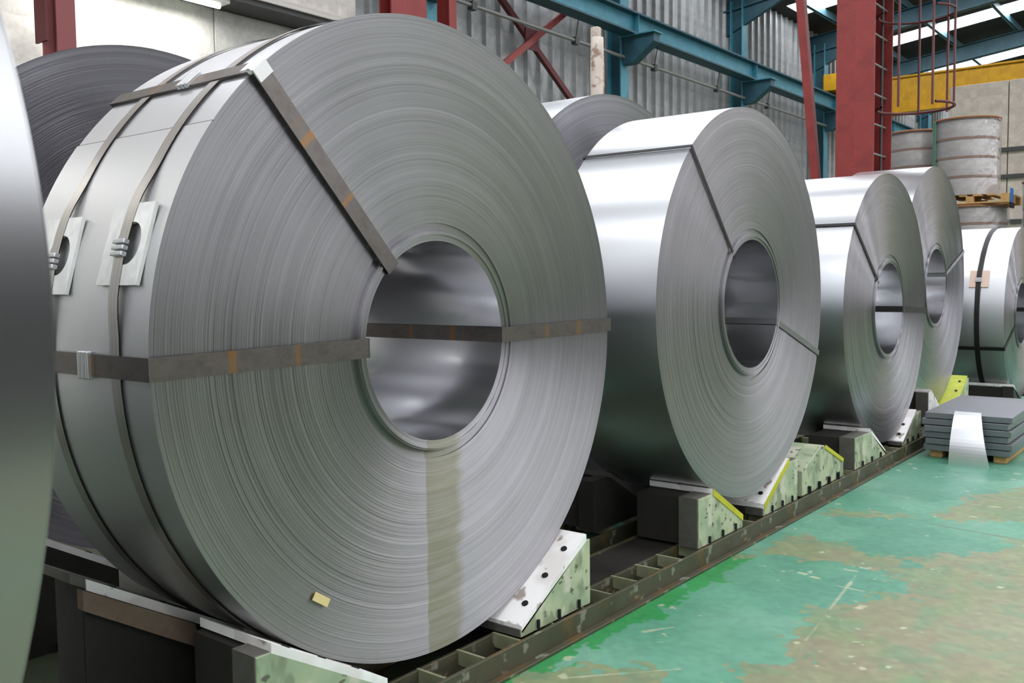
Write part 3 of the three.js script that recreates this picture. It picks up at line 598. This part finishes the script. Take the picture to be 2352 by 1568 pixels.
// ---------------------------------------------------------------- beige enclosure
{
  const g = thing('panel_enclosure', 'tall beige panelled enclosure with dark horizontal rails', 'enclosure', [22, 0, -5.2]);
  part('core', BB(.04, 3, 0, 5.25, .02, 7.9), M.darkLine, g);
  const pn = metreUV(RB(0, .04, 0, 5.28, -.55, .55, .006));
  for (let k = 0; k < 7; k++) share('panel', pn, M.beige, g, [0, 0, .57 + k * 1.12]);
  for (const y of [2.35, 3.29, 3.85]) part('rail', BB(-.07, .0, y - .04, y + .04, .5, 7.9), M.darkLine, g);
  part('end_panel', metreUV(BB(.04, 3, 0, 5.28, -.02, .02)), M.beige, g);
}

// ---------------------------------------------------------------- film-wrapped stacks of reels on pallets
function pallet(label, x, y, z, wx, wz, tagged) {
  const p = thing('wooden_pallet', label, 'pallet', [x, y, z], 'pallets under the wrapped stacks');
  const tb = metreUV(RB(-wx / 2, wx / 2, .105, .127, -.05, .05, .003)), bl = metreUV(RB(-.05, .05, .022, .105, -.05, .05, .003)), bb = metreUV(RB(-.05, .05, 0, .022, -wz / 2, wz / 2, .003));
  for (let k = 0; k < 6; k++) share('deck_board', tb, M.wood, p, [0, 0, -wz / 2 + .05 + k * (wz - .1) / 5]);
  for (const i of [-1, 0, 1]) for (const k of [-1, 0, 1]) share('block', bl, M.wood, p, [i * (wx / 2 - .05), 0, k * (wz / 2 - .05)]);
  if (tagged) { part('tag', RB(-.4, -.2, .0, .2, wz / 2 + .002, wz / 2 + .012, .003), M.blue, p, 'blue paper tag'); part('tag_clip', RB(-.42, -.2, -.08, .0, wz / 2, wz / 2 + .03, .008), M.bolt, p); }
  for (const i of [-1, 0, 1]) share('bottom_board', bb, M.wood, p, [i * (wx / 2 - .05), 0, 0]);
}
function wrapped(label, x, y, z, r, h, n, sd, band) {
  const g = thing('wrapped_reel_stack', label, 'wrapped stack', [x, y, z], 'film wrapped stacks of reels');
  reseed(sd); const lay = h / n;
  const rl = [], prof = (rr, a, b) => new THREE.LatheGeometry([[.12, a], [rr - .01, a], [rr, a + .01], [rr, b - .01], [rr - .01, b], [.12, b], [.12, a]].map(([p, q]) => new THREE.Vector2(p, q)), 48);
  for (let k = 0; k < n; k++) {
    part('reel', prof(r * (.94 + .04 * rnd()), k * lay, (k + 1) * lay - .025), M.reel, g);
    part('card_spacer', new THREE.CylinderGeometry(r * .97, r * .97, .024, 48).translate(0, (k + 1) * lay - .0125, 0), M.card, g);
  }
  const P = []; const wobH = 40; for (let k = 0; k <= wobH; k++) P.push(new THREE.Vector2(r * 1.0, h * k / wobH));
  const fg = new THREE.LatheGeometry(P, 96), pa = fg.attributes.position;
  for (let i = 0; i < pa.count; i++) { const a = Math.atan2(pa.getZ(i), pa.getX(i)), yy = pa.getY(i), w = r * (1 + .06 * (fbm(a * 4 + 10, yy * 14 + a * 5, 4) - .3)); pa.setX(i, Math.cos(a) * w); pa.setZ(i, Math.sin(a) * w); }
  fg.computeVertexNormals(); part('film', fg, M.film, g, 'crinkled clear stretch film');
  part('top_rim', new THREE.TorusGeometry(r * .99, .018, 8, 64).rotateX(Math.PI / 2).translate(0, h, 0), M.card, g);
  if (band) part('strap', BB(-.005, .005, 0, h, -.045, .045).translate(r * 1.05, 0, 0).rotateY(band * D), M.greenBand, g, 'green vertical strap');
}
pallet('wooden pallet at the top of the stack under the tall wrapped reels', 15.1, 2.26, -3.18, .95, 1.0, true);
wrapped('tall film wrapped reel stack with brown spacers on the raised pallet', 15.05, 2.39, -3.33, .45, 1.10, 4, 91, 128);
wrapped('film wrapped reel stack with yellowish glints behind the tall one', 15.55, 2.39, -4.16, .42, 1.06, 4, 92);
pallet('wooden pallet under the stack with yellowish glints', 15.55, 2.26, -4.18, .95, .95);
pallet('wooden pallet at mid height below the tall wrapped reels', 15.1, 1.14, -3.18, .95, 1.0);
wrapped('film wrapped reel stack under the raised pallet', 15.05, 1.27, -3.2, .45, .96, 4, 93);
pallet('wooden pallet on the floor below the tall wrapped reels', 15.1, 0, -3.18, .95, 1.0);
wrapped('film wrapped reel stack standing on the floor pallet', 15.05, .13, -3.2, .45, .98, 4, 94);
wrapped('film wrapped reel stack carrying the pallet with yellowish glints', 15.55, 0, -4.18, .42, 2.23, 6, 95);
wrapped('low film wrapped reel stack right of the raised pallet', 15.2, 0, -2.2, .4, 2.55, 7, 96);

// loose steel in front of the far coils
{
  const g = thing('sheet_pack', 'low pile of grey steel sheets on the floor before the far coils', 'sheet pile', [7.35, 0, -1.47]);
  reseed(404); for (const z of [-.2, .2]) part('batten', RB(-.5, .5, 0, .05, z - .04, z + .04, .004), M.wood, g);
  for (let k = 0; k < 6; k++) part('sheet', RB(-.55, .55, .052 + k * .045, .092 + k * .045, -.27, .27, .003).rotateY((rnd() - .5) * .05).translate((rnd() - .5) * .03, 0, (rnd() - .5) * .03), M.sheetGrey, g);
  const b = thing('sheet_offcut', 'bright bent steel offcut leaning on the sheet pile', 'offcut', [6.70, 0, -1.42]);
  const P = [], I = []; for (let k = 0; k <= 16; k++) { const t = k / 16; for (const z of [-.12, .13]) for (const e of [0, .004]) P.push(-.06 + .14 * t * t - e, .34 * t, z * (1 - .35 * t) - .04 * t); }
  for (let k = 0; k < 16; k++) { const a = k * 4; I.push(a, a + 2, a + 4, a + 2, a + 6, a + 4, a + 1, a + 5, a + 3, a + 3, a + 5, a + 7, a, a + 4, a + 1, a + 1, a + 4, a + 5, a + 2, a + 3, a + 6, a + 3, a + 7, a + 6); }
  const q = new THREE.BufferGeometry(); q.setAttribute('position', new THREE.Float32BufferAttribute(P, 3)); q.setIndex(I); q.computeVertexNormals(); const nq = q.toNonIndexed(); nq.computeVertexNormals(); nq.setAttribute('uv', new THREE.BufferAttribute(new Float32Array(nq.attributes.position.count * 2), 2));
  part('bent_sheet', nq, M.bright, b);
  const c = thing('timber_bearer', 'lime painted bearer with white plates at the end of the sheet pile', 'bearer', [6.98, 0, -1.02]);
  part('plate', RB(-.2, .1, 0, .03, -.08, .08, .003), M.pad, c); part('plate', RB(-.16, .12, .03, .055, -.08, .08, .003), M.darkSteel, c); part('block', RB(-.02, .14, .055, .13, -.06, .1, .008), M.limePaint, c);
}
// weathered post behind the rear coil
{
  const g = thing('weathered_post', 'pale weathered wooden post with peeling bark', 'post', [6.02, -.1, -3.9]);
  const P = []; for (let k = 0; k <= 40; k++) P.push(new THREE.Vector2(.05 + .010 * (N1(k * .7, 4) - .5) + 0, k / 40 * 3.16));
  P.push(new THREE.Vector2(.001, 3.17)); part('trunk', new THREE.LatheGeometry(P, 20), M.birch, g);
  part('split_top', RB(-.042, .016, 3.12, 3.235, -.035, .03, .01), M.birch, g);
}

renderer.render(scene, camera);
